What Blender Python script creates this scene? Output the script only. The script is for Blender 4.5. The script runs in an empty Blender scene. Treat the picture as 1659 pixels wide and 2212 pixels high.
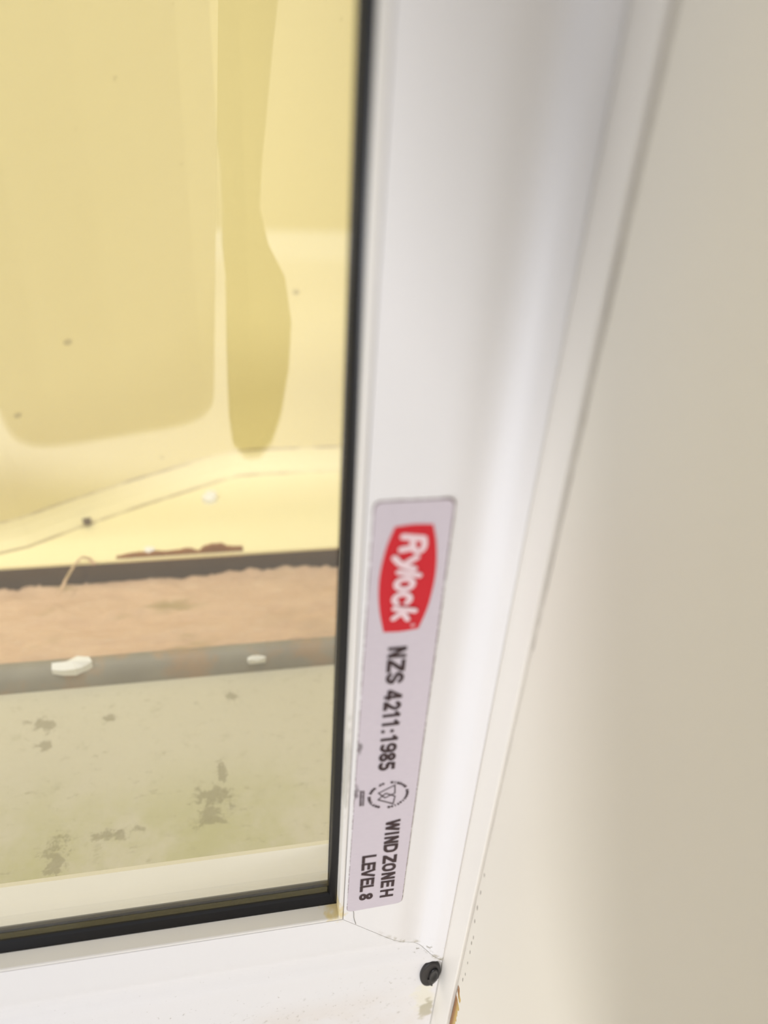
import bpy, bmesh, math, random
from mathutils import Vector, Matrix, noise as mnoise

# ------------------------------------------------------------------ frame of reference
# lengths below are in units of U metres (the distance from the lens to the frame face);
# X runs along the window to the right, Y outwards through the glass, Z up; the lens is the zero.
U = 0.08
CAM = Vector((0.0, 0.0, 0.95))
def W(x, y, z): return CAM + Vector((x, y, z)) * U

R_ = Vector((0.98082639, -0.05314039, 0.18749849))
D_ = Vector((-0.05898814, 0.83602128, 0.54551703))
N_ = Vector((-0.18574172, -0.54611768, 0.81685708))
right = Vector((R_[0], N_[0], -D_[0])); down = Vector((R_[1], N_[1], -D_[1])); fwd = Vector((R_[2], N_[2], -D_[2]))

scene = bpy.context.scene
# ------------------------------------------------------------------ camera
cd = bpy.data.cameras.new('camera'); cam = bpy.data.objects.new('camera', cd); scene.collection.objects.link(cam)
cd.sensor_fit = 'HORIZONTAL'; cd.sensor_width = 36.0
cd.lens = 1660.0 / 1659.0 * 36.0
cd.clip_start = 0.002; cd.clip_end = 60
m = Matrix((( right[0], -down[0], -fwd[0], CAM[0]), (right[1], -down[1], -fwd[1], CAM[1]), (right[2], -down[2], -fwd[2], CAM[2]), (0, 0, 0, 1)))
cam.matrix_world = m
cd.dof.use_dof = True; cd.dof.focus_distance = 1.93 * U; cd.dof.aperture_fstop = 13.5
scene.camera = cam
# ------------------------------------------------------------------ light
wd = bpy.data.worlds.new('world'); scene.world = wd; wd.use_nodes = True
bg = wd.node_tree.nodes['Background']; bg.inputs[0].default_value = (0.93, 0.98, 1.10, 1); bg.inputs[1].default_value = 0.80
def area(name, loc, target, size, power, col=(1, 1, 1)):
    l = bpy.data.lights.new(name, 'AREA'); l.shape = 'RECTANGLE'; l.size, l.size_y = size; l.energy = power; l.color = col
    o = bpy.data.objects.new(name, l); scene.collection.objects.link(o); o.location = loc
    o.rotation_euler = (Vector(target) - Vector(loc)).to_track_quat('-Z', 'Y').to_euler(); return o
area('skylight_outside', (-0.2, 0.175, 2.2), (-0.2, 0.185, 0.8), (2.0, 0.11), 12, (0.97, 0.98, 1.02))
def spot(name, loc, target, cone, power, col=(1, 1, 1), blend=0.3, soft=0.05):
    l = bpy.data.lights.new(name, 'SPOT'); l.spot_size = math.radians(cone); l.spot_blend = blend; l.shadow_soft_size = soft; l.energy = power; l.color = col
    o = bpy.data.objects.new(name, l); scene.collection.objects.link(o); o.location = loc
    o.rotation_euler = (Vector(target) - Vector(loc)).to_track_quat('-Z', 'Y').to_euler(); return o
spot('room_floor_fill', (-1.0, -1.2, 2.6), (0.2, -3.0, 0.0), 62, 400, (0.97, 0.98, 1.03))  # added fill spot brightening the far floor that the glass reflects
spot('low_frame_fill', (-1.15, -1.3, 0.50), (0.0, 0.085, 0.765), 42, 65, (0.98, 0.99, 1.03), 1.0, 0.12)  # added fill spot from low left, brightens the lower frame
spot('outside_wall_fill', (-0.35, -0.60, 1.60), (-0.11, 0.25, 0.925), 18, 37, (0.98, 0.99, 1.03), 0.5, 0.05)  # added fill spot sent through the pane to lift the yellow wall
scene.view_settings.view_transform = 'Standard'; scene.view_settings.look = 'None'
scene.view_settings.exposure = 0.0; scene.view_settings.gamma = 1.0; scene.view_settings.use_curve_mapping = False

# ------------------------------------------------------------------ materials
def lin(c):
    f = lambda v: v / 12.92 if v <= 0.04045 else ((v + 0.055) / 1.055) ** 2.4
    return tuple(f(v / 255.0) for v in c) + (1.0,)
class NT:
    def __init__(self, name):
        self.m = bpy.data.materials.new(name); self.m.use_nodes = True
        self.t = self.m.node_tree; self.n = self.t.nodes; self.b = self.n['Principled BSDF']
        g = self.n.new('ShaderNodeNewGeometry')
        v = self.n.new('ShaderNodeVectorMath'); v.operation = 'SUBTRACT'; v.inputs[1].default_value = CAM
        self.t.links.new(g.outputs['Position'], v.inputs[0])
        s = self.n.new('ShaderNodeVectorMath'); s.operation = 'SCALE'; s.inputs[3].default_value = 1 / U
        self.t.links.new(v.outputs[0], s.inputs[0]); self.pos = s.outputs[0]
    def L(self, a, b): self.t.links.new(a, b)
    def setp(self, i, v):
        if hasattr(v, 'is_output') or isinstance(v, bpy.types.NodeSocket): self.L(v, i)
        else: i.default_value = v
    def math(self, op, a, b=0.0, c=0.0, clamp=False):
        n = self.n.new('ShaderNodeMath'); n.operation = op; n.use_clamp = clamp
        self.setp(n.inputs[0], a); self.setp(n.inputs[1], b); self.setp(n.inputs[2], c); return n.outputs[0]
    def noise(self, scale, detail=3, stretch=None, rough=0.5, off=(0, 0, 0)):
        v = self.pos
        mp = self.n.new('ShaderNodeMapping'); mp.inputs['Scale'].default_value = stretch or (1, 1, 1); mp.inputs['Location'].default_value = off
        self.L(v, mp.inputs[0]); t = self.n.new('ShaderNodeTexNoise'); t.inputs['Scale'].default_value = scale
        t.inputs['Detail'].default_value = detail; t.inputs['Roughness'].default_value = rough
        self.L(mp.outputs[0], t.inputs['Vector']); return t.outputs[0]
    def ramp(self, x, a, b, lo=0.0, hi=1.0):
        n = self.n.new('ShaderNodeMapRange'); n.clamp = True; n.interpolation_type = 'SMOOTHSTEP'
        for k, v in enumerate((x, a, b, lo, hi)): self.setp(n.inputs[k], v)
        return n.outputs[0]
    def mix(self, f, a, b):
        n = self.n.new('ShaderNodeMix'); n.data_type = 'RGBA'
        self.setp(n.inputs[0], f); self.setp(n.inputs[6], a); self.setp(n.inputs[7], b); return n.outputs[2]
    def xyz(self):
        n = self.n.new('ShaderNodeSeparateXYZ'); self.L(self.pos, n.inputs[0]); return n.outputs
    def spot(self, p, r, soft=1.0, wob=None):
        """1 inside an ellipsoid of half axes r about p, 0 outside"""
        s = self.n.new('ShaderNodeVectorMath'); s.operation = 'SUBTRACT'; self.L(self.pos, s.inputs[0]); s.inputs[1].default_value = p
        d = self.n.new('ShaderNodeVectorMath'); d.operation = 'DIVIDE'; self.L(s.outputs[0], d.inputs[0]); d.inputs[1].default_value = r
        l = self.n.new('ShaderNodeVectorMath'); l.operation = 'LENGTH'; self.L(d.outputs[0], l.inputs[0])
        x = l.outputs['Value']
        if wob is not None: x = self.math('ADD', x, self.math('MULTIPLY', self.math('SUBTRACT', wob, 0.5), 2.2))
        return self.ramp(x, 1.0 + 0.4 * soft, 1.0 - 0.6 * soft)
    def maxm(self, l):
        o = l[0]
        for x in l[1:]: o = self.math('MAXIMUM', o, x)
        return o
    def bump(self, h, dist, strength=1.0):
        n = self.n.new('ShaderNodeBump'); n.inputs['Distance'].default_value = dist * U; n.inputs['Strength'].default_value = strength
        self.L(h, n.inputs['Height']); self.L(n.outputs[0], self.b.inputs['Normal'])
    def done(self, col, rough=0.5, spec=0.5, metal=0.0):
        self.setp(self.b.inputs['Base Color'], col); self.setp(self.b.inputs['Roughness'], rough)
        self.b.inputs['Specular IOR Level'].default_value = spec; self.b.inputs['Metallic'].default_value = metal; return self.m

def plain(name, rgb, rough=0.5, spec=0.4, var=0.03, scale=6):
    t = NT(name); c = lin(rgb); d = tuple(x * (1 - var) for x in c[:3]) + (1,)
    return t.done(t.mix(t.noise(scale), c, d), rough, spec)

def mat_frame():
    t = NT('white_powder_coat'); x, y, z = t.xyz()
    base = t.mix(t.noise(3, 2), lin((240, 237, 236)), lin((236, 234, 233)))
    # dirt specks gather at the bottom corner
    fine = t.noise(95, 3, rough=0.55)
    spk = t.ramp(fine, 0.68, 0.74)
    near = t.maxm([t.ramp(z, -1.98, -2.25), 0.0])
    dense = t.spot((0.20, 1.0, -2.32), (0.42, 0.3, 0.10), 1.0, t.noise(9, 3))
    cor = t.spot((0.42, 1.0, -2.06), (0.06, 0.3, 0.04), 1.0)
    spk2 = t.ramp(t.noise(60, 4, rough=0.6, off=(3, 1, 2)), 0.60, 0.70)
    dirt = t.maxm([t.math('MULTIPLY', spk, t.math('MULTIPLY', near, 0.6)), t.math('MULTIPLY', spk2, t.math('MULTIPLY', dense, 0.65)),
                   t.math('MULTIPLY', spk2, t.math('MULTIPLY', cor, 0.8))])
    c = t.mix(dirt, base, lin((150, 143, 128)))
    stain = t.math('MULTIPLY', t.spot((0.447, 1.0, -2.32), (0.034, 0.2, 0.075), 0.8, t.noise(18, 3)), 0.8)
    c = t.mix(stain, c, lin((240, 236, 215)))
    old = t.math('MULTIPLY', t.spot((0.456, 1.0, -2.40), (0.022, 0.2, 0.05), 0.5, t.noise(40, 4)), 0.85)
    c = t.mix(old, c, lin((172, 164, 128)))
    # brownish wash on the lower face
    wash = t.math('MULTIPLY', t.ramp(z, -2.18, -2.38), t.math('MULTIPLY', t.ramp(t.noise(5, 3), 0.35, 0.7), 0.5))
    c = t.mix(wash, c, lin((226, 214, 200)))
    # grime worked into the mitre and yellowing in the bead corner
    d = t.math('ABSOLUTE', t.math('ADD', t.math('ADD', x, z), 1.648 - 0.004))
    mit = t.math('MULTIPLY', t.ramp(d, 0.018, 0.002), t.math('MULTIPLY', t.ramp(x, 0.24, 0.40), t.ramp(t.noise(45, 4), 0.42, 0.62)))
    c = t.mix(t.math('MULTIPLY', mit, 0.8), c, lin((165, 156, 130)))
    yel = t.math('MULTIPLY', t.spot((0.187, 1.03, -1.82), (0.02, 0.04, 0.035), 1.0, t.noise(60, 3)), 0.8)
    c = t.mix(yel, c, lin((226, 205, 140)))
    t.bump(t.noise(160, 2), 0.0006, 0.3)
    return t.done(c, 0.33, 0.4)

def mat_bead():
    t = NT('white_bead'); c = t.mix(t.noise(4, 2), lin((239, 235, 230)), lin((233, 229, 223)))
    sc = t.spot((0.192, 1.0, -1.30), (0.0045, 0.1, 0.13), 0.6, t.noise(40, 3))
    c = t.mix(t.math('MULTIPLY', sc, 0.5), c, lin((175, 172, 160)))
    ye = t.math('MULTIPLY', t.spot((0.187, 1.03, -1.82), (0.03, 0.05, 0.04), 1.0, t.noise(60, 3)), 0.8)
    c = t.mix(ye, c, lin((226, 205, 140)))
    return t.done(c, 0.35, 0.4)

def mat_label():
    t = NT('silver_label'); fib = t.noise(55, 4, (1, 1, 2.5), 0.6)
    c = t.mix(fib, lin((214, 204, 211)), lin((205, 195, 203)))
    w = t.noise(70, 3)
    sm = t.maxm([t.spot((0.213, 1.0, -1.228), (0.006, 0.05, 0.018), 0.7, w), t.spot((0.209, 1.0, -1.362), (0.008, 0.05, 0.026), 0.7, w)])
    st = t.ramp(t.noise(30, 3, (1, 1, 6)), 0.35, 0.6)
    c = t.mix(t.math('MULTIPLY', sm, t.math('ADD', t.math('MULTIPLY', st, 0.35), 0.4)), c, lin((92, 84, 84)))
    return t.done(c, 0.42, 0.35, 0.0)

def mat_glass():
    t = NT('tinted_window_glass'); n = t.n
    n.remove(t.b)
    lw = n.new('ShaderNodeLayerWeight'); lw.inputs[0].default_value = 0.5
    f = t.math('ADD', t.math('MULTIPLY', t.math('POWER', lw.outputs['Facing'], 5.0), 0.9), 0.14)
    tr = n.new('ShaderNodeBsdfTransparent'); tr.inputs[0].default_value = (0.985, 0.975, 0.92, 1)
    gl = n.new('ShaderNodeBsdfGlossy'); gl.inputs['Roughness'].default_value = 0.0
    mx = n.new('ShaderNodeMixShader'); t.L(f, mx.inputs[0]); t.L(tr.outputs[0], mx.inputs[1]); t.L(gl.outputs[0], mx.inputs[2])
    t.L(mx.outputs[0], n['Material Output'].inputs[0]); return t.m

def mat_sill():
    t = NT('mouldy_sill')
    c = t.mix(t.noise(1.6, 3), lin((214, 207, 184)), lin((202, 194, 172)))
    x, y, z = t.xyz()
    green = t.math('MULTIPLY', t.ramp(y, 1.75, 1.35), t.ramp(t.noise(3.5, 5, rough=0.65), 0.32, 0.62))
    c = t.mix(t.math('MULTIPLY', green, 0.8), c, lin((186, 182, 128)))
    gs = t.ramp(t.noise(9, 5, (1, 1, 1), 0.7), 0.56, 0.72)
    c = t.mix(t.math('MULTIPLY', gs, 0.4), c, lin((160, 154, 120)))
    w = t.ramp(t.noise(20, 5, rough=0.7), 0.3, 0.7)
    sp = t.maxm([t.spot(p, r, 0.8, w) for p, r in [((-.658, 1.865, -2.0), (.035, .025, .1)), ((-.636, 1.775, -2.0), (.03, .014, .1)),
        ((-.12, 1.485, -2.0), (.04, .06, .1)), ((-.09, 1.60, -2.0), (.014, .04, .1)), ((-.387, 1.424, -2.0), (.045, .016, .1)),
        ((-.54, 1.37, -2.0), (.03, .05, .1)), ((-.45, 1.86, -2.0), (.014, .012, .1)), ((-.06, 1.9, -2.0), (.02, .03, .1))]])
    fn = t.ramp(t.noise(22, 4, (1, 1.6, 1), 0.7, (5, 0, 0)), 0.57, 0.72)
    c = t.mix(t.math('MULTIPLY', fn, 0.45), c, lin((150, 140, 104)))
    c = t.mix(t.math('MULTIPLY', sp, 0.5), c, lin((122, 110, 74)))
    t.bump(t.noise(30, 5), 0.01, 0.4); return t.done(c, 0.8, 0.2)

def mat_timber():
    t = NT('rough_sawn_timber')
    g = t.noise(7, 6, (0.6, 2.2, 1), 0.7); g2 = t.noise(28, 4, (0.7, 2.5, 1), 0.7)
    c = t.mix(g, lin((244, 214, 182)), lin((206, 168, 136)))
    c = t.mix(t.math('MULTIPLY', t.ramp(g2, 0.5, 0.8), 0.5), c, lin((246, 228, 202)))
    x, y, z = t.xyz()
    band = t.ramp(t.noise(3.3, 3, (0.9, 2.2, 1), 0.6, (1.3, .4, 0)), 0.52, 0.66)
    c = t.mix(t.math('MULTIPLY', band, t.ramp(x, 0.05, -0.3, 0.1, 0.75)), c, lin((176, 156, 108)))
    t.bump(g2, 0.03, 0.6); return t.done(c, 0.9, 0.15)

def mat_metal():
    t = NT('weathered_grey_metal'); c = t.mix(t.noise(6, 4), lin((164, 158, 144)), lin((128, 122, 110)))
    r = t.ramp(t.noise(4, 5, (1, 1, 1), 0.65, (2, 0, 0)), 0.47, 0.62)
    c = t.mix(t.math('MULTIPLY', r, 0.6), c, lin((178, 142, 104))); return t.done(c, 0.5, 0.4)

def mat_yellow(name, a, b, fine=True):
    t = NT(name); c = t.mix(t.noise(1.2, 3), lin(a), lin(b))
    if fine:
        sp = t.ramp(t.noise(14, 3, off=(4, 2, 1)), 0.74, 0.78)
        c = t.mix(t.math('MULTIPLY', sp, 0.45), c, lin((168, 150, 92)))
        dots = t.maxm([t.spot(p, (.016, .05, .013), 0.6) for p in [(.301, 3.3, -1.041), (-.80, 2.87, -1.37), (-.60, 2.98, -1.13)]])
        c = t.mix(t.math('MULTIPLY', dots, 0.45), c, lin((130, 112, 66)))
    if name.startswith('yellow_cove'):
        z = t.xyz()[2]; gr = t.maxm([t.ramp(z, -1.812, -1.803), t.ramp(z, -1.892, -1.898)])
        c = t.mix(t.math('MULTIPLY', gr, t.ramp(t.noise(7, 4), 0.3, 0.6, 0.15, 0.75)), c, lin((150, 128, 92)))
    t.bump(t.noise(12, 3), 0.006, 0.25); return t.done(c, 0.55, 0.3)

def mat_liner():
    t = NT('cream_painted_liner'); c = t.mix(t.noise(1.0, 2), lin((238, 231, 215)), lin((235, 227, 210)))
    w = t.noise(40, 3)
    pts = [(0.484, 0.876, -1.78), (0.484, 0.876, -1.845), (0.484, 0.876, -1.894), (0.484, 0.875, -1.944), (0.484, 0.881, -1.982),
           (0.484, 0.891, -1.555), (0.484, 0.890, -1.62), (0.484, 0.889, -1.679), (0.484, 0.887, -1.73), (0.484, 0.879, -1.81)]
    sp = t.maxm([t.spot(p, (0.02, 0.0028, 0.007), 0.5, w) for p in pts])
    c = t.mix(t.math('MULTIPLY', sp, 0.75), c, lin((120, 104, 84)))
    brown = t.spot((0.484, 0.888, -2.17), (0.02, 0.022, 0.105), 0.15, t.math('MULTIPLY', w, 0.98))
    c = t.mix(brown, c, t.mix(t.ramp(t.xyz()[1], 0.872, 0.892), lin((205, 172, 92)), lin((150, 95, 38))))
    t.bump(t.noise(9, 2), 0.003, 0.15)
    return t.done(c, 0.5, 0.35)

M = dict(frame=mat_frame(), bead=mat_bead(), label=mat_label(), glass=mat_glass(), sill=mat_sill(), timber=mat_timber(), metal=mat_metal(),
    gasket=plain('black_rubber', (22, 20, 20), 0.35, 0.4, 0.3, 20), brown=plain('dark_brown_paint', (104, 86, 60), 0.7, 0.2, 0.25, 5),
    rust=plain('rust_brown', (168, 118, 72), 0.8, 0.2, 0.4, 25),
    ledge=mat_yellow('yellow_ledge_paint', (250, 240, 196), (246, 235, 188), False), cove=mat_yellow('yellow_cove_paint', (248, 237, 194), (244, 232, 186), False),
    wall=mat_yellow('yellow_wall_paint', (243, 231, 180), (239, 226, 172)), flange=plain('cream_aluminium', (228, 221, 200), 0.4, 0.4, 0.03, 3),
    liner=mat_liner(), strip=plain('cream_white_strip', (243, 237, 226), 0.45, 0.35, 0.02, 3), crack=plain('crack_dark_gap', (120, 104, 86), 0.9, 0.1, 0.3, 20),
    red=plain('red_print', (208, 30, 44), 0.4, 0.4, 0.02, 20), ink=plain('dark_print', (62, 44, 46), 0.45, 0.3, 0.1, 40), pale=plain('pale_print', (240, 214, 218), 0.4, 0.35, 0.01, 20),
    edge=plain('label_brown_edge', (120, 92, 84), 0.8, 0.1, 0.3, 60), seam=plain('mitre_grime', (150, 146, 132), 0.8, 0.1, 0.3, 30),
    plug=plain('dark_rubber_plug', (52, 48, 46), 0.5, 0.35, 0.4, 30), white=plain('white_flake_paint', (246, 245, 244), 0.5, 0.4, 0.03, 20),
    roomwall=plain('room_wall_paint', (176, 168, 152), 0.7, 0.2, 0.03, 1), skirt=plain('white_gloss_trim', (244, 244, 242), 0.3, 0.5, 0.01, 1),
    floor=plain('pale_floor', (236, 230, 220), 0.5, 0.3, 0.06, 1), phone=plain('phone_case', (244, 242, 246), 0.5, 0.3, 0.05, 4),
    silhouette=plain('dark_silhouette', (42, 34, 28), 0.6, 0.3, 0.1, 6), fibre=plain('grey_fibre', (150, 146, 140), 0.8, 0.1, 0.1, 40))

# ------------------------------------------------------------------ builders
def tag(o, label=None, cat=None, group=None, kind=None):
    for k, v in (('label', label), ('category', cat), ('group', group), ('kind', kind)):
        if v: o[k] = v
    return o
def empty(name, p):
    o = bpy.data.objects.new(name, None); scene.collection.objects.link(o); o.location = W(*p); o.empty_display_size = 0.01; return o
def mesh(name, vs, fs, mat, parent=None, smooth=False, bevel=0.0, origin=None, seg=2, auto=True):
    """one mesh object; vs are in U units about the lens"""
    if parent is not None:
        org = Vector(parent['_o'])
    else:
        org = Vector(origin) if origin else Vector((sum(v[0] for v in vs) / len(vs), sum(v[1] for v in vs) / len(vs), min(v[2] for v in vs)))
    me = bpy.data.meshes.new(name); me.from_pydata([tuple((Vector(v) - org) * U) for v in vs], [], fs)
    bm = bmesh.new(); bm.from_mesh(me); bmesh.ops.recalc_face_normals(bm, faces=bm.faces)
    if bevel > 0:
        bmesh.ops.bevel(bm, geom=[e for e in bm.edges if e.is_manifold and e.calc_face_angle(0) > 0.5], offset=bevel * U, segments=seg, affect='EDGES', profile=0.5)
    bm.to_mesh(me); bm.free(); me.materials.append(mat)
    if smooth == 'auto':
        me.polygons.foreach_set('use_smooth', [True] * len(me.polygons))
        me.set_sharp_from_angle(angle=math.radians(35))
    elif smooth: me.polygons.foreach_set('use_smooth', [True] * len(me.polygons))
    o = bpy.data.objects.new(name, me); scene.collection.objects.link(o)
    if parent is not None: o.parent = parent
    else: o.location = W(*org)
    o['_o'] = tuple(org)
    return o
def thing(name, p, label=None, cat=None, group=None, kind=None):
    o = empty(name, p); o['_o'] = tuple(p); return tag(o, label, cat, group, kind)
def box(a, b):
    (x0, y0, z0), (x1, y1, z1) = a, b
    vs = [(x, y, z) for x in (x0, x1) for y in (y0, y1) for z in (z0, z1)]
    return vs, [(0, 1, 3, 2), (4, 6, 7, 5), (0, 4, 5, 1), (2, 3, 7, 6), (0, 2, 6, 4), (1, 5, 7, 3)]
def prism(poly, fn, ends):
    """poly: closed 2-D outline; fn(p, q, t) -> point; ends (t0, t1) where t may depend on (p, q)"""
    n = len(poly); vs = []
    for e in ends:
        for p, q in poly: vs.append(fn(p, q, e(p, q) if callable(e) else e))
    fs = [(i, (i + 1) % n, n + (i + 1) % n, n + i) for i in range(n)]
    fs += [tuple(range(n)), tuple(range(2 * n - 1, n - 1, -1))]
    return vs, fs
def merge(*parts):
    V, F = [], []
    for v, f in parts:
        k = len(V); V += list(v); F += [tuple(i + k for i in x) for x in f]
    return V, F

# ------------------------------------------------------------------ window 1: frame, bead, gasket, glass
X0, Z0 = 0.190, -1.838                   # the inner corner of the frame face
window = thing('window_1', (X0, 1.0, Z0 - 0.9), 'white aluminium window frame corner holding yellow-tinted glass', 'window', kind='structure')
ZT, XL = 2.2, -3.2
def prof(s):
    """frame face from the bead line outwards: flat, a shallow hollow, a raised lip"""
    pts = [(0.010, 1.0)]
    pts += [(0.13, 1.0), (0.150, 1.0015), (0.170, 1.0055), (0.188, 1.012), (0.204, 1.0175), (0.216, 1.019), (0.226, 1.018), (0.240, 1.0115), (0.252, 1.005), (0.262, 1.0012), (0.272, 1.0), (0.286, 1.0), (0.290, 1.003)]
    return pts
back = [(0.290, 1.20), (0.010, 1.20)]
poly = prof(0) + back
hg = 0.0012
vs, fs = prism(poly, lambda p, q, t: (X0 + p, q, t), (lambda p, q: Z0 - p + hg, ZT))
o = mesh('frame_stile', vs, fs, M['frame'], window, smooth='auto')
vs, fs = prism(poly, lambda p, q, t: (t, q, Z0 - p), (XL, lambda p, q: X0 + p - hg))
mesh('frame_rail', vs, fs, M['frame'], window, smooth='auto')
# grime seam filling the mitre just under the face
seam = [(p, q + 0.0018) for p, q in prof(0)] + [(0.29, 1.05), (0.01, 1.05)]
vs = []; n = len(seam)
for s in (-1, 1):
    for p, q in seam: vs.append((X0 + p + s * hg * .9, q, Z0 - p + s * hg * .9))
fs = [(i, (i + 1) % n, n + (i + 1) % n, n + i) for i in range(n)] + [tuple(range(n)), tuple(range(2 * n - 1, n - 1, -1))]
mesh('mitre_seam', vs, fs, M['seam'], window)
# glazing bead: thin step standing round the gasket
bp = [(0.0085, 1.0008), (0.0065, 0.9995), (0.0, 0.9995), (-0.0015, 1.002), (-0.002, 1.042), (0.0, 1.2), (0.0085, 1.2)]
vs, fs = merge(prism(bp, lambda p, q, t: (X0 + p, q, t), (lambda p, q: Z0 - p, ZT)), prism(bp, lambda p, q, t: (t, q, Z0 - p), (XL, lambda p, q: X0 + p)))
mesh('glazing_bead', vs, fs, M['bead'], window)
gp = [(-0.0015, 1.036), (-0.006, 1.038), (-0.0165, 1.050), (-0.019, 1.056), (-0.019, 1.0598), (-0.0125, 1.0598), (-0.0125, 1.0802), (-0.0015, 1.0802)]
vs, fs = merge(prism(gp, lambda p, q, t: (X0 + p, q, t), (lambda p, q: Z0 - p, ZT)), prism(gp, lambda p, q, t: (t, q, Z0 - p), (XL, lambda p, q: X0 + p)))
mesh('gasket', vs, fs, M['gasket'], window, smooth=False)
# outer gasket behind the pane
gp2 = [(-0.019, 1.0805), (-0.014, 1.090), (0.012, 1.112), (0.04, 1.112), (0.04, 1.0805)]
vs, fs = merge(prism(gp2, lambda p, q, t: (X0 + p, q, t), (lambda p, q: Z0 - p, ZT)), prism(gp2, lambda p, q, t: (t, q, Z0 - p), (XL, lambda p, q: X0 + p)))
mesh('outer_gasket', vs, fs, M['gasket'], window)
vs, fs = box((XL, 1.060, Z0 + 0.0127), (X0 - 0.0127, 1.080, ZT)); mesh('glass_pane', vs, fs, M['glass'], window)
# outer flange of the frame, seen through the glass
fl = [(1.113, -1.858), (1.225, -1.875), (1.24, -1.882), (1.24, -2.02), (1.20, -2.02), (1.20, -1.93), (1.113, -1.93)]
vs, fs = prism(fl, lambda p, q, t: (t, p, q), (XL, X0 + 0.3)); mesh('outer_flange', vs, fs, M['flange'], window)
# lower face of the frame under the lip
lp = [(1.004, -2.13), (1.004, -2.9), (1.2, -2.9), (1.2, -2.13)]
vs, fs = prism(lp, lambda p, q, t: (t, p, q), (XL, 0.478)); mesh('lower_frame_face', vs, fs, M['frame'], window)

# ------------------------------------------------------------------ reveal: strip, crack backing, painted liner
vs, fs = box((0.4803, 0.9115, -3.0), (0.56, 1.01, ZT)); o = mesh('trim_1', vs, fs, M['strip'], bevel=0.003)
tag(o, 'narrow cream white strip between the window frame and the painted liner', 'trim', kind='structure')
random.seed(4)
# strip edge waves a little against the liner edge: a thin dark gap between them
vs, fs = box((0.4905, 0.85, -3.0), (0.55, 0.93, ZT)); o = mesh('trim_2', vs, fs, M['crack']); tag(o, 'dark gap cracked open beside the strip', 'gap', kind='structure')
def edge_y(z): # where the liner's rounded edge stands
    return 0.9075 + 0.0022 * mnoise.noise(Vector((0, 0, z * 9))) + 0.0012 * mnoise.noise(Vector((3, 0, z * 40))) - (0.003 if z < -2.06 else 0) - (0.003 if z > -0.9 else 0)
zs = [-3.0] + [-2.6 + i * 0.0125 for i in range(0, 281)] + [ZT]
sec = []
for z in zs:
    e = edge_y(z); row = [(0.53, e), (0.494, e), (0.489, e - 0.001), (0.4855, e - 0.004), (0.4842, e - 0.009), (0.4840, e - 0.016), (0.4838, 0.85), (0.484, 0.5), (0.484, -0.45), (0.488, -0.454), (0.53, -0.454)]
    sec.append([(x, y, z) for x, y in row])
vs = [p for r in sec for p in r]; k = len(sec[0]); fs = []
for i in range(len(sec) - 1):
    for j in range(k - 1): fs.append((i * k + j, i * k + j + 1, (i + 1) * k + j + 1, (i + 1) * k + j))
    fs.append((i * k + k - 1, i * k, (i + 1) * k, (i + 1) * k + k - 1))
fs += [tuple(range(k)), tuple(range(len(vs) - k, len(vs)))]
o = mesh('wall_right', vs, fs, M['liner'], smooth=True, origin=(0.5, 0.2, -3.0)); tag(o, 'cream painted window liner with chipped edge at the right', 'wall', kind='structure')

# ------------------------------------------------------------------ the label on the frame
LX, LZ = 0.2125, -0.648
FACE = 1.0
def lp3(a, b, h): return (LX + b, FACE - h, LZ - a)
label = thing('rating_label', lp3(1.166, 0.065, 0.0), 'silver-grey sticker with red logo and wind rating printed sideways on the white frame', 'label')
def rounded(quad, r, seg=6):
    out = []; n = len(quad)
    for i in range(n):
        p, a, b = Vector(quad[i]), Vector(quad[i - 1]), Vector(quad[(i + 1) % n])
        d1 = (a - p).normalized(); d2 = (b - p).normalized(); s = p + d1 * r; e = p + d2 * r
        for k in range(seg + 1):
            t = k / seg; out.append(tuple((1 - t) ** 2 * s + 2 * t * (1 - t) * p + t * t * e))
    return out
def flat(outline, h0, h1):
    n = len(outline); vs = [lp3(a, b, h1) for a, b in outline] + [lp3(a, b, h0) for a, b in outline]
    return vs, [tuple(range(n)), tuple(range(2 * n - 1, n - 1, -1))] + [(i, (i + 1) % n, n + (i + 1) % n, n + i) for i in range(n)]
quad = [(0.0, 0.0005), (0.001, 0.1322), (1.160, 0.1285), (1.1665, -0.0050)]
vs, fs = flat(rounded(quad, 0.015), 0.0, 0.0016); mesh('label_face', vs, fs, M['label'], label)
ol = rounded([(-0.0022, -0.0010), (-0.0015, 0.1342), (1.161, 0.1297), (1.1673, -0.0058)], 0.016)
# brown glue edge, a little ragged
rag = []
for i in range(len(ol)):
    a = Vector(ol[i]); b = Vector(ol[(i + 1) % len(ol)]); L = (b - a).length; n = max(1, int(L / 0.004))
    nrm = Vector((-(b - a).y, (b - a).x)).normalized() if L > 0 else Vector((0, 0))
    for k in range(n):
        p = a + (b - a) * k / n
        j = random.random(); rag.append(tuple(p - nrm * (0.0 + (0.0007 if j > .5 else 0) + (0.0016 if j > .95 else 0)) * (1 if L > .1 else 0)))
cx_ = 0.58; rag2 = []
for a, b in rag: rag2.append((a, b))
vs, fs = flat(rag2, 0.0, 0.0009); mesh('adhesive_edge', vs, fs, M['edge'], label)

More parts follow.
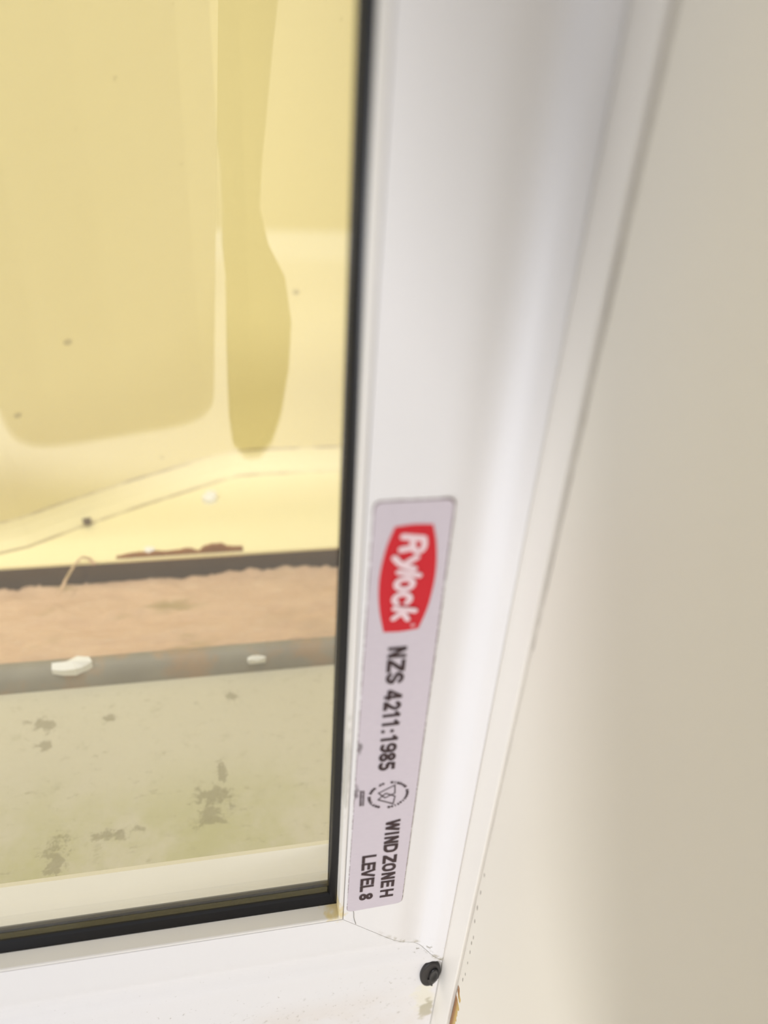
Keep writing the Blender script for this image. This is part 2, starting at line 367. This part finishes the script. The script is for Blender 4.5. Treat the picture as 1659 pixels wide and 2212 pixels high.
# red barrel of the logo
def smooth_poly(pts, sharp, sub=6):
    """Catmull-Rom between sharp corners"""
    n = len(pts); out = []
    for i in range(n):
        p1, p2 = Vector(pts[i]), Vector(pts[(i + 1) % n])
        p0 = p1 * 2 - p2 if i in sharp else Vector(pts[i - 1]); p3 = p2 * 2 - p1 if (i + 1) % n in sharp else Vector(pts[(i + 2) % n])
        for k in range(sub):
            t = k / sub; out.append(tuple(0.5 * ((2 * p1) + (-p0 + p2) * t + (2 * p0 - 5 * p1 + 4 * p2 - p3) * t * t + (-p0 + 3 * p1 - 3 * p2 + p3) * t ** 3)))
    return out
red = [(0.0485, 0.0365), (0.0455, 0.068), (0.0475, 0.1005), (0.079, 0.1082), (0.112, 0.1125), (0.144, 0.1142), (0.180, 0.1128), (0.2267, 0.1068), (0.2725, 0.0945), (0.2765, 0.0621), (0.2750, 0.0310), (0.228, 0.0215), (0.1805, 0.0168), (0.1357, 0.0178), (0.0878, 0.0250)]
logo = None
vs, fs = flat(smooth_poly(red, {0, 2, 8, 10}), 0.0015, 0.0021); logo = mesh('logo_panel', vs, fs, M['red'], label); logo['label'] = 'red barrel-shaped logo'

def stroke(pts, w, cap='butt', closed=False, h=0.0026, h0=0.0014):
    """ribbon along pts (label coordinates) with mitred joints; returns (verts, faces)"""
    P = [Vector(p) for p in pts]; n = len(P); L_, R2 = [], []
    if not closed and cap == 'ext':
        P[0] = P[0] - (P[1] - P[0]).normalized() * w / 2; P[-1] = P[-1] + (P[-1] - P[-2]).normalized() * w / 2
    for i in range(n):
        if closed: a, b = P[i - 1], P[(i + 1) % n]
        else: a, b = P[max(i - 1, 0)], P[min(i + 1, n - 1)]
        d1 = (P[i] - a).normalized() if (P[i] - a).length > 1e-9 else (b - P[i]).normalized()
        d2 = (b - P[i]).normalized() if (b - P[i]).length > 1e-9 else d1
        n1 = Vector((-d1.y, d1.x)); n2 = Vector((-d2.y, d2.x)); mm = (n1 + n2)
        mm = mm.normalized() if mm.length > 1e-6 else n1
        k = min(1.0 / max(mm.dot(n1), 0.3), 2.4) * w / 2
        L_.append(P[i] + mm * k); R2.append(P[i] - mm * k)
    V = [lp3(p.x, p.y, h) for p in L_] + [lp3(p.x, p.y, h) for p in R2]; F = []
    m_ = n if closed else n - 1
    for i in range(m_): j = (i + 1) % n; F.append((i, j, n + j, n + i))
    if cap == 'round' and not closed:
        for c, q in ((P[0], 1), (P[-1], 2)):
            k0 = len(V); N = 14
            for k in range(N): V.append(lp3(c.x + math.cos(2 * math.pi * k / N) * w / 2, c.y + math.sin(2 * math.pi * k / N) * w / 2, h + 0.00012 * q))
            F.append(tuple(range(k0, k0 + N)))
    return V, F
def spl(pts, sub=5):
    P = [Vector(p) for p in pts]; P = [P[0] * 2 - P[1]] + P + [P[-1] * 2 - P[-2]]; out = []
    for i in range(1, len(P) - 2):
        for k in range(sub):
            t = k / sub; out.append(tuple(0.5 * ((2 * P[i]) + (-P[i - 1] + P[i + 1]) * t + (2 * P[i - 1] - 5 * P[i] + 4 * P[i + 1] - P[i + 2]) * t * t + (-P[i - 1] + 3 * P[i] - 3 * P[i + 1] + P[i + 2]) * t ** 3)))
    out.append(tuple(P[-2])); return out
def ring(c, ra, rb, N=28): return [(c[0] + ra * math.cos(2 * math.pi * k / N), c[1] + rb * math.sin(2 * math.pi * k / N)) for k in range(N)]
w = 0.0120; parts = []
parts.append(stroke([(0.0690, 0.0525), (0.0745, 0.0868)], w, 'round'))
parts.append(stroke(spl([(0.0745, 0.0868), (0.0860, 0.0890), (0.0965, 0.0862), (0.1005, 0.0785), (0.0950, 0.0715), (0.0840, 0.0690), (0.0725, 0.0680)]), w * .85, 'round'))
parts.append(stroke([(0.0915, 0.0700), (0.0945, 0.0505)], w, 'round'))
parts.append(stroke([(0.1115, 0.0778), (0.1235, 0.0600)], w * .9, 'round'))
parts.append(stroke(spl([(0.1355, 0.0752), (0.1295, 0.0595), (0.1215, 0.0485), (0.1105, 0.0400)]), w * .95, 'round'))
parts.append(stroke([(0.1405, 0.0490), (0.1500, 0.0850)], w * .9, 'round'))
parts.append(stroke(ring((0.1668, 0.0610), 0.0112, 0.0145), w * .85, closed=True))
cc = [(0.1995 + 0.0112 * math.cos(t), 0.0590 + 0.0140 * math.sin(t)) for t in [math.radians(38 + k * (284 / 16)) for k in range(17)]]
parts.append(stroke(cc, w * .85, 'round'))
parts.append(stroke([(0.2195, 0.0470), (0.2275, 0.0835)], w * .9, 'round'))
parts.append(stroke([(0.2265, 0.0635), (0.2420, 0.0460)], w * .85, 'round')); parts.append(stroke([(0.2280, 0.0610), (0.2455, 0.0715)], w * .85, 'round'))
parts.append(stroke(ring((0.2601, 0.0823), 0.0028, 0.0035, 12), 0.0012, closed=True)); parts.append(stroke([(0.2590, 0.0815), (0.2610, 0.0831)], 0.0014))
parts = [([(x, y - 0.0003 * i, z) for x, y, z in v], f) for i, (v, f) in enumerate(parts)]
V, F = merge(*parts); o = mesh('logo_lettering', V, F, M['pale'], logo)

# condensed bold letters: strokes in a unit cell (x along the reading direction, y up)
def arc(cx, cy, rx, ry, a0, a1, n=10): return [(cx + rx * math.cos(math.radians(a0 + (a1 - a0) * k / n)), cy + ry * math.sin(math.radians(a0 + (a1 - a0) * k / n))) for k in range(n + 1)]
def glyph(ch, tx, ty):
    """stroke centre lines for a cell 0..1; tx, ty = half stroke width in cell units"""
    l, r, b, t = tx, 1 - tx, ty, 1 - ty; mx = 0.5
    rx, ry = (r - l) / 2, min((t - b) / 2, 0.28)
    O = arc(mx, t - ry, rx, ry, 0, 180) + arc(mx, b + ry, rx, ry, 180, 360)
    G = {
     'N': [([(l, 0), (l, 1)], 1), ([(r, 0), (r, 1)], 1), ([(l + tx * .1, 0.97), (r - tx * .1, 0.03)], 1)],
     'Z': [([(0.02, t), (0.98, t)], 1), ([(0, b), (1, b)], 1), ([(r - .02, t - ty * .5), (l + .02, b + ty * .5)], 1.05)],
     'I': [([(mx, 0), (mx, 1)], 1)],
     'H': [([(l, 0), (l, 1)], 1), ([(r, 0), (r, 1)], 1), ([(l, .5), (r, .5)], .9)],
     'E': [([(l, 0), (l, 1)], 1), ([(l, t), (1, t)], .95), ([(l, b), (1, b)], .95), ([(l, .52), (.93, .52)], .9)],
     'L': [([(l, 0), (l, 1)], 1), ([(l, b), (1, b)], .95)],
     'V': [([(l * .8, 1), (mx, 0.05)], 1), ([(1 - l * .8, 1), (mx, 0.05)], 1)],
     'W': [([(l * .6, 1), (.28, 0.03)], 1), ([(.28, .03), (.5, .97)], .9), ([(.5, .97), (.72, .03)], .9), ([(.72, .03), (1 - l * .6, 1)], 1)],
     'M': [([(l, 0), (l, 1)], 1), ([(r, 0), (r, 1)], 1), ([(l, 1), (.5, .1)], .8), ([(.5, .1), (r, 1)], .8)],
     'A': [([(l * .8, 0), (mx, .97)], 1), ([(1 - l * .8, 0), (mx, .97)], 1), ([(.25, .28), (.75, .28)], .8)],
     'T': [([(mx, 0), (mx, 1)], 1), ([(0, t), (1, t)], 1)],
     'F': [([(l, 0), (l, 1)], 1), ([(l, t), (1, t)], .95), ([(l, .5), (.9, .5)], .9)],
     'D': [([(l, 0), (l, 1)], 1), ([(l, t), (.45, t)] + arc(.45, t - ry, r - .45, ry, 90, 0)[1:] + arc(.45, b + ry, r - .45, ry, 0, -90) + [(l, b)], 1)],
     'B': [([(l, 0), (l, 1)], 1), ([(l, t), (.6, t)] + arc(.6, .74, r - .62, t - .74, 90, -90)[1:] + [(l, .5)], .9), ([(l, .5), (.6, .5)] + arc(.6, .26, r - .6, .26 - b, 90, -90)[1:] + [(l, b)], .9)],
     'R': [([(l, 0), (l, 1)], 1), ([(l, t), (.6, t)] + arc(.6, .72, r - .6, t - .72, 90, -90)[1:] + [(l, .46)], .9), ([(.55, .46), (r, 0)], 1)],
     'C': [(arc(mx, t - ry, rx, ry, 10, 180) + arc(mx, b + ry, rx, ry, 180, 350), 1)],
     'O': [(O, 1, True)],
     'S': [(arc(mx, t - ry * .9, rx, ry * .9, 8, 180)[:] + [(l + .03, .62), (mx, .5), (r - .03, .38)] + arc(mx, b + ry * .9, rx, ry * .9, 0, -172), 1)],
     '8': [(ring((mx, .735), rx * .92, .265 - ty, 24), .95, True), (ring((mx, .265), rx, .265 - ty + .015, 24), .95, True)],
     '9': [(ring((mx, .68), rx, .32 - ty, 24), .95, True), (arc(mx, .5, rx, .5 - ty, 25, -78) + arc(mx, b + .17, rx, .17, -95, -165), .95)],
     '5': [([(.93, t), (l + .1, t), (l + .03, .50)], .95), (arc(mx - .02, .33, r - mx + .02, .33 - ty, 135, -155, 16), 1)],
     '2': [(arc(mx, t - .24, rx, .24, 172, 0) + [(r - .06, .56), (mx + .02, .32), (l + .05, b + .07)], 1), ([(0.02, b), (1, b)], 1)],
     '4': [([(.70, 0), (.70, 1)], 1), ([(0, .27), (1, .27)], .95), ([(.04, .25), (.68, .97)], .85)],
     '1': [([(.72, 0), (.72, 1)], 1), ([(.08, .74), (.42, .80), (.70, .98)], .8)],
     ':': [([(mx, 0), (mx, .2)], 1), ([(mx, .52), (mx, .72)], 1)],
     '1n': []}
    return G[ch]
def letter(ch, a0, a1, b0, b1, w, h=0.0026):
    """one letter lying from a0 to a1 down the label, standing from b0 (foot) to b1 (top)"""
    W_ = a1 - a0; H = b1 - b0; tx, ty = w / 2 / W_, w / 2 / H; out = []
    if ch == 'I' or ch == ':': tx = 0.5
    for k, g in enumerate(glyph(ch, tx, ty)):
        out.append(stroke([(a0 + x * W_, b0 + y * H) for x, y in g[0]], w * g[1], closed=len(g) > 2, h=h + k * 0.00015))
    return merge(*out)
def word(name, items, w, bfun, h=0.0026, mat='ink', parent=None):
    parts = []
    for ch, a0, a1 in items:
        b0, b1 = bfun((a0 + a1) / 2); parts.append(letter(ch, a0, a1, b0, b1, w, h))
    V, F = merge(*parts); return mesh(name, V, F, M[mat], parent or label)
word('standard_number', [('N', 0.3130, 0.3395), ('Z', 0.3440, 0.3755), ('S', 0.3768, 0.4065), ('4', 0.4230, 0.4500), ('2', 0.4535, 0.4775), ('1', 0.4800, 0.4972), ('1', 0.5045, 0.5220), (':', 0.5332, 0.5410), ('1', 0.5485, 0.5660), ('9', 0.5725, 0.6000), ('8', 0.6013, 0.6270), ('5', 0.6288, 0.6548)],
     0.0078, lambda a: (0.0420, 0.0770))
word('wind_zone_lettering', [('W', 0.8262, 0.8630), ('I', 0.8700, 0.8776), ('N', 0.8850, 0.9101), ('D', 0.9135, 0.9433), ('Z', 0.9550, 0.9858), ('O', 0.9879, 1.0177), ('N', 1.0240, 1.0500), ('E', 1.0560, 1.0822), ('H', 1.0930, 1.1232)],
     0.0074, lambda a: (0.0690 + (a - .84) * .011, 0.1020 + (a - .84) * .010))
word('level_lettering', [('L', 0.9455, 0.9727), ('E', 0.9745, 1.0010), ('V', 0.9995, 1.0305), ('E', 1.0350, 1.0614), ('L', 1.0640, 1.0872), ('8', 1.0975, 1.1235)],
     0.0074, lambda a: (0.0222, 0.0552))
# association emblem: two interlocked kites in a ring of tiny letters
parts = [stroke([(0.7064, 0.0812), (0.7270, 0.0473), (0.7452, 0.0622), (0.7330, 0.0828)], 0.0024, closed=True), stroke([(0.7487, 0.0474), (0.7686, 0.0812), (0.7434, 0.0838), (0.7300, 0.0628)], 0.0024, closed=True, h=0.0028)]
V, F = merge(*parts); emblem = mesh('emblem', V, F, M['ink'], label)
def ringtext(txt, c, r, a_start, a_end, hgt, w, out):
    """letters on a circle; angle 0 = towards +b (the right edge), growing down the label"""
    n = len(txt); parts = []
    for i, ch in enumerate(txt):
        if ch == ' ': continue
        th = math.radians(a_start + (a_end - a_start) * (i + .5) / n); step = abs(math.radians(a_end - a_start)) / n * r * .80
        tx, ty = w / 2 / step, w / 2 / hgt
        if ch == 'I': tx = .5
        er = Vector((math.sin(th), math.cos(th)))            # outward, as (a, b)
        et = Vector((math.cos(th), -math.sin(th)))           # direction of growing angle
        if not out: et, up = -et, -er
        else: up = er
        o0 = Vector(c) + er * (r + hgt / 2) - up * (hgt / 2) - et * step / 2 if True else None
        for k, g in enumerate(glyph(ch, tx, ty)):
            pts = [tuple(Vector(c) + er * r + up * (y - .5) * hgt + et * (x - .5) * step) for x, y in g[0]]
            parts.append(stroke(pts, w * g[1], closed=len(g) > 2, h=0.0026 + k * 0.00012))
    return parts
C0 = (0.7372, 0.0690); RR = 0.0412
pp = ringtext('WINDOW ASSOCIATION', C0, RR, -88, 90, 0.0066, 0.0022, True) + ringtext('OF NEW ZEALAND', C0, RR, 256, 112, 0.0066, 0.0022, False)
V, F = merge(*pp); mesh('emblem_ring_lettering', V, F, M['ink'], emblem)
V, F = flat([(0.7125, 0.0074), (0.7136, 0.0172), (0.7636, 0.0180), (0.7630, 0.0080)], 0.0014, 0.0021); mp_ = mesh('member_panel', V, F, M['ink'], label)
its = []
for i, ch in enumerate('MEMBER'): a = 0.7140 + i * 0.00815; its.append((ch, a + .0008, a + 0.0073))
word('member_lettering', its, 0.0009, lambda a: (0.0096 + (a - .71) * .012, 0.0155 + (a - .71) * .012), 0.0024, 'label', mp_)

# ------------------------------------------------------------------ plug in the frame corner
def ellipse_ring(c, rx, rz, y, n=28, rot=0.0): return [(c[0] + rx * math.cos(2 * math.pi * k / n), y, c[1] + rz * math.sin(2 * math.pi * k / n)) for k in range(n)]
def lathe(rings):
    V = [p for r in rings for p in r]; n = len(rings[0]); F = []
    for i in range(len(rings) - 1):
        for k in range(n): F.append((i * n + k, i * n + (k + 1) % n, (i + 1) * n + (k + 1) % n, (i + 1) * n + k))
    F += [tuple(range(n)), tuple(range(len(V) - n, len(V)))]; return V, F
pc = (0.449, -2.184)
plug = thing('rubber_plug', (pc[0], 1.0, pc[1] - 0.062), 'round dark rubber plug pressed into the frame corner below the mitre joint', 'plug')
V, F = lathe([ellipse_ring(pc, .0285, .063, 1.02), ellipse_ring(pc, .0285, .063, 0.999), ellipse_ring(pc, .0275, .061, 0.996), ellipse_ring(pc, .024, .053, 0.9945), ellipse_ring(pc, .021, .046, 0.997)]); mesh('plug_body', V, F, M['plug'], plug, smooth=True)
c2 = (0.4575, -2.190)
V, F = lathe([ellipse_ring(c2, .0125, .036, 1.0), ellipse_ring(c2, .0125, .036, 0.9935), ellipse_ring(c2, .010, .030, 0.992), ellipse_ring(c2, .0065, .018, 0.9955)]); mesh('plug_core', V, F, M['gasket'], plug, smooth=True)
V, F = lathe([ellipse_ring((0.451, -2.222), .0045, .020, 0.998), ellipse_ring((0.451, -2.222), .0045, .020, 0.9925)]); V = [(x + (z + 2.222) * -0.35, y, z) for x, y, z in V]; mesh('plug_fin', V, F, M['plug'], plug)
# fine hair hanging under the label
def tube(pts, r, n=6):
    V, F = [], []
    for i, p in enumerate(pts):
        for k in range(n): t = 2 * math.pi * k / n; V.append((p[0] + r * math.cos(t), p[1] + r * math.sin(t), p[2]))
    for i in range(len(pts) - 1):
        for k in range(n): F.append((i * n + k, i * n + (k + 1) % n, (i + 1) * n + (k + 1) % n, (i + 1) * n + k))
    F += [tuple(range(n)), tuple(range(len(V) - n, len(V)))]; return V, F
hp = [(0.2225, 0.9990, -1.811), (0.2245, 0.9992, -1.826), (0.2250, 0.999, -1.842), (0.2275, 0.9992, -1.858), (0.2315, 0.999, -1.875)]
V, F = tube(hp, 0.0006); o = mesh('hair', V, F, M['fibre']); tag(o, 'fine grey hair hanging below the bottom edge of the sticker', 'hair')

# ------------------------------------------------------------------ outside, through the glass
def grid(nx, ny, fn):
    V = [fn(i / nx, j / ny) for j in range(ny + 1) for i in range(nx + 1)]
    F = [(j * (nx + 1) + i, j * (nx + 1) + i + 1, (j + 1) * (nx + 1) + i + 1, (j + 1) * (nx + 1) + i) for j in range(ny) for i in range(nx)]
    return V, F
V, F = box((XL, 1.20, -2.5), (2.2, 2.03, -2.0)); o = mesh('concrete_sill', V, F, M['sill'], bevel=0.01)
tag(o, 'pale grey outside sill spotted with green and brown mould', 'sill')
mp2 = [(2.012, -2.3), (2.012, -2.03), (2.014, -1.995), (2.019, -1.975), (2.030, -1.953), (2.046, -1.938), (2.066, -1.930), (2.085, -1.930), (2.10, -1.94), (2.125, -1.98), (2.145, -2.02), (2.145, -2.3)]
V, F = prism(mp2, lambda p, q, t: (t, p, q), (XL, 2.2)); o = mesh('metal_edge_strip', V, F, M['metal'], smooth=True)
tag(o, 'rounded grey metal edge strip between mouldy sill and rough timber', 'edge strip')
# rough-sawn timber, ragged far edge
NX, NY = 420, 26; x0, x1 = XL, 2.0
def tim(i, j):
    x = x0 + (x1 - x0) * i
    far = 2.585 + 0.02 * mnoise.noise(Vector((x * 3, 5, 0))) + 0.022 * mnoise.noise(Vector((x * 14, 1, 0))) + (0.03 * max(0, mnoise.noise(Vector((x * 40, 2, 0)))))
    y = 2.150 + (far - 2.150) * j
    z = -1.992 + 0.020 * mnoise.noise(Vector((x * 5, y * 14, 0))) + 0.012 * mnoise.noise(Vector((x * 18, y * 40, 3))) + 0.0 * j
    return (x, y, z)
V, F = grid(NX, NY, tim); k = len(V)
V += [(x, y, -2.3) for x, y, z in V[:NX + 1]] + [(x, y, -2.3) for x, y, z in V[k - NX - 1:k]]
for i in range(NX):
    F.append((i, i + 1, k + i + 1, k + i)); a = k - NX - 1 + i; b = k + NX + 1 + i; F.append((a, a + 1, b + 1, b))
F.append((0, k, k + NX + 1, k - NX - 1)); F.append((NX, k + NX, k + 2 * NX + 1, k - 1))
o = mesh('timber_beam', V, F, M['timber'], smooth=True, origin=(0, 2.3, -2.3)); tag(o, 'rough-sawn pinkish timber lying behind the grey metal strip', 'timber')
# brown-fronted ledge topped with yellow
V, F = box((XL, 2.62, -2.3), (2.2, 2.72, -1.905)); o = mesh('brown_board', V, F, M['brown'], bevel=0.004)
tag(o, 'dark brown painted board edge below the yellow ledge', 'board')
random.seed(9)
rx0, rx1 = -0.485, 0.015; V = []; n = 40
for i in range(n + 1):
    x = rx0 + (rx1 - rx0) * i / n; hgt = (0.012 + 0.022 * mnoise.noise(Vector((x * 16, 0, 0))) + 0.008 * mnoise.noise(Vector((x * 50, 3, 0))) + (0.016 if x > -0.15 else 0)) * min(1, 6 * i / n + .15) * min(1, 6 * (n - i) / n + .3)
    V += [(x, 2.611, -1.925), (x, 2.611, -1.897 + hgt)]
m0 = len(V); V += [(x, 2.63, z) for x, y, z in V]; F = []
for i in range(n): a = 2 * i; F += [(a, a + 2, a + 3, a + 1), (m0 + a, m0 + a + 1, m0 + a + 3, m0 + a + 2), (a + 1, a + 3, m0 + a + 3, m0 + a + 1), (a, m0 + a, m0 + a + 2, a + 2)]
F += [(0, 1, m0 + 1, m0), (2 * n, m0 + 2 * n, m0 + 2 * n + 1, 2 * n + 1)]
o = mesh('rust_patch', V, F, M['rust']); tag(o, 'ragged rusty brown patch where yellow paint has flaked off the ledge edge', 'rust patch')
# ledge and wall; the wall steps towards the window on the left
path = [(XL, 1.75), (-0.953, 2.79), (-0.015, 3.305), (2.4, 3.305)]
def sub(p):
    out = []
    for a, b in zip(p, p[1:]):
        for k in range(6): out.append((a[0] + (b[0] - a[0]) * k / 6, a[1] + (b[1] - a[1]) * k / 6))
    return out + [p[-1]]
path = [(XL, 2.72), (-1.05, 2.735), (-0.87, 2.80), (-0.70, 2.915), (-0.45, 3.065), (-0.12, 3.245), (0.0, 3.295), (0.10, 3.305), (2.4, 3.305)]
V = [(x, 2.600, -1.900) for x, y in path] + [(x, y + .2, -1.900) for x, y in path] + [(x, 2.600, -1.912) for x, y in path] + [(x, y + .2, -1.912) for x, y in path]
n = len(path); F = []
for i in range(n - 1): F += [(i, i + 1, n + i + 1, n + i), (2 * n + i, 3 * n + i, 3 * n + i + 1, 2 * n + i + 1), (i, 2 * n + i, 2 * n + i + 1, i + 1), (n + i, n + i + 1, 3 * n + i + 1, 3 * n + i)]
F += [(0, n, 3 * n, 2 * n), (n - 1, 3 * n - 1, 4 * n - 1, 2 * n - 1)]
o = mesh('yellow_ledge', V, F, M['ledge']); tag(o, 'pale yellow ledge running along the foot of the yellow wall', 'ledge')
prof_w = [(-0.085, -1.900), (-0.068, -1.893), (-0.04, -1.868), (-0.018, -1.835), (-0.004, -1.80)]
V, F = [], []
for i, (x, y) in enumerate(path):
    a = Vector(path[max(i - 1, 0)]); b = Vector(path[min(i + 1, n - 1)]); d = (b - a).normalized(); nr = Vector((-d.y, d.x))
    for q, z in prof_w: V.append((x + nr.x * q, y + nr.y * q, z))
    V.append((x + nr.x * .02, y + nr.y * .02, -1.80)); V.append((x + nr.x * .02, y + nr.y * .02, -1.900))
k = 7
for i in range(n - 1):
    for j in range(k): F.append((i * k + j, i * k + (j + 1) % k, (i + 1) * k + (j + 1) % k, (i + 1) * k + j))
F += [tuple(range(k)), tuple(range(len(V) - k, len(V)))]
o = mesh('cove_moulding', V, F, M['cove']); tag(o, 'yellow sealed cove following the bend where ledge meets wall', 'moulding')
V = [(x, y, z) for z in (-1.9, ZT + 1) for x, y in path] + [(x, y + .15, z) for z in (-1.9, ZT + 1) for x, y in path]; F = []
for i in range(n - 1): F += [(i, i + 1, n + i + 1, n + i), (2 * n + i, 3 * n + i, 3 * n + i + 1, 2 * n + i + 1), (i, 2 * n + i, 2 * n + i + 1, i + 1), (n + i, n + i + 1, 3 * n + i + 1, 3 * n + i)]
F += [(0, n, 3 * n, 2 * n), (n - 1, 3 * n - 1, 4 * n - 1, 2 * n - 1)]
o = mesh('wall_outside', V, F, M['wall']); tag(o, 'yellow painted outside wall beyond the glass', 'wall', kind='structure')

# loose flakes
def flake(name, c, r, mat, label_, cat, seed, flatz=0.25):
    rnd = random.Random(seed); n = 9; top = []; bot = []
    for k in range(n):
        t = 2 * math.pi * k / n; q = 0.7 + 0.5 * rnd.random()
        p = (c[0] + r[0] * q * math.cos(t), c[1] + r[1] * q * math.sin(t)); top.append((p[0], p[1], c[2] + r[2] * (0.5 + 0.6 * rnd.random()))); bot.append((p[0], p[1], c[2]))
    V = top + bot + [(c[0], c[1], c[2] + r[2] * 1.2)]; F = [(i, (i + 1) % n, n + (i + 1) % n, n + i) for i in range(n)] + [(i, (i + 1) % n, 2 * n) for i in range(n)] + [tuple(range(2 * n - 1, n - 1, -1))]
    o = mesh(name, V, F, M[mat]); return tag(o, label_, cat)
flake('paint_flake', (-0.115, 3.03, -1.900), (0.034, 0.045, 0.03), 'white', 'white flake resting on the yellow ledge', 'flake', 3)
flake('paint_flake', (-0.575, 2.045, -1.945), (0.062, 0.028, 0.035), 'white', 'large white flake on the grey metal strip at the left', 'flake', 5)
flake('paint_flake', (0.037, 2.028, -1.962), (0.042, 0.016, 0.022), 'white', 'small whitish flake on the grey metal strip near the gasket', 'flake', 7)
flake('paint_flake', (-0.355, 2.640, -1.900), (0.024, 0.03, 0.02), 'white', 'small pale flake beside the rusty patch on the ledge edge', 'flake', 8)
flake('grit_speck', (-0.625, 2.86, -1.884), (0.018, 0.018, 0.02), 'crack', 'dark grit speck on the sloping cove at the left', 'speck', 11)
# curled shaving sticking up from the timber
sh = [(-0.68, 2.44, -1.93), (-0.66, 2.50, -1.905), (-0.635, 2.56, -1.885), (-0.61, 2.60, -1.875), (-0.585, 2.60, -1.885), (-0.565, 2.585, -1.905)]
V, F = [], []
for p in sh: V += [(p[0] - .006, p[1], p[2]), (p[0] + .006, p[1] + .006, p[2]), (p[0] + .006, p[1] + .006, p[2] + .004), (p[0] - .006, p[1], p[2] + .004)]
for i in range(len(sh) - 1):
    for j in range(4): F.append((i * 4 + j, i * 4 + (j + 1) % 4, i * 4 + 4 + (j + 1) % 4, i * 4 + 4 + j))
F += [(0, 1, 2, 3), tuple(range(len(V) - 4, len(V)))]
o = mesh('wood_shaving', V, F, M['timber']); tag(o, 'thin curled wood shaving bridging the timber and the brown board', 'shaving')

# ------------------------------------------------------------------ the room behind the lens (seen only as reflections)
zf = -0.95 / U
V, F = box((-40, -42, zf - 1), (42, 0.9, zf)); o = mesh('floor', V, F, M['floor']); tag(o, kind='structure')
V, F = box((-40, -43, zf), (42, -42, 22)); o = mesh('wall_back', V, F, M['roomwall']); tag(o, kind='structure')
V, F = box((-40, -42, zf), (42, -41.7, zf + 1.4)); o = mesh('baseboard_back', V, F, M['skirt']); tag(o, kind='structure')
V, F = merge(box((XL, 0.91, zf), (0.478, 1.3, -2.9)), box((-40, 0.91, zf), (XL, 1.2, 22)), box((XL, 0.91, ZT), (0.478, 1.2, 22)), box((0.56, 0.91, zf), (42, 1.2, 22)), box((0.478, 0.91, ZT), (0.56, 1.2, 22)))
o = mesh('wall_front', V, F, M['liner']); tag(o, kind='structure')

# phone that takes the picture, seen as a soft reflection
def ph(rx, dn, bk): v = right * rx + down * dn - fwd * bk; return (v.x, v.y, v.z)
K = 1.0 / U / 1000.0      # millimetres to units
out = rounded([(-66 * K, -12 * K), (4.5 * K, -12 * K), (4.5 * K, 172 * K), (-66 * K, 172 * K)], 18 * K)
V = [ph(a, b, 12 * K) for a, b in out] + [ph(a, b, 20 * K) for a, b in out]; n = len(out)
F = [tuple(range(n)), tuple(range(2 * n - 1, n - 1, -1))] + [(i, (i + 1) % n, n + (i + 1) % n, n + i) for i in range(n)]
o = mesh('smartphone', V, F, M['phone']); tag(o, 'smartphone in a pale case held in front of the window', 'phone')
# added dark silhouette, unseen but for the dark column it reflects in the glass
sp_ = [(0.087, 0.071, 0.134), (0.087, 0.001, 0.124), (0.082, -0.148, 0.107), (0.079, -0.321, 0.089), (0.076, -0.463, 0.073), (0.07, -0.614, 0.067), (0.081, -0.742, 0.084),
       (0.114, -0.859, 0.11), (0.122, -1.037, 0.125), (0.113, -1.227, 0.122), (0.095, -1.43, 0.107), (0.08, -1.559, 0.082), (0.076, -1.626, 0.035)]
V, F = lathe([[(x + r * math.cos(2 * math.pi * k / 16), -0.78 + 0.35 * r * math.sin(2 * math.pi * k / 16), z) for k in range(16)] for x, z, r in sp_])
o = mesh('added_silhouette', V, F, M['silhouette'], smooth=True); tag(o, 'added dark silhouette behind the lens, reflected as a dark column in the glass', 'silhouette')

for ob in list(scene.objects):
    if '_o' in ob: del ob['_o']
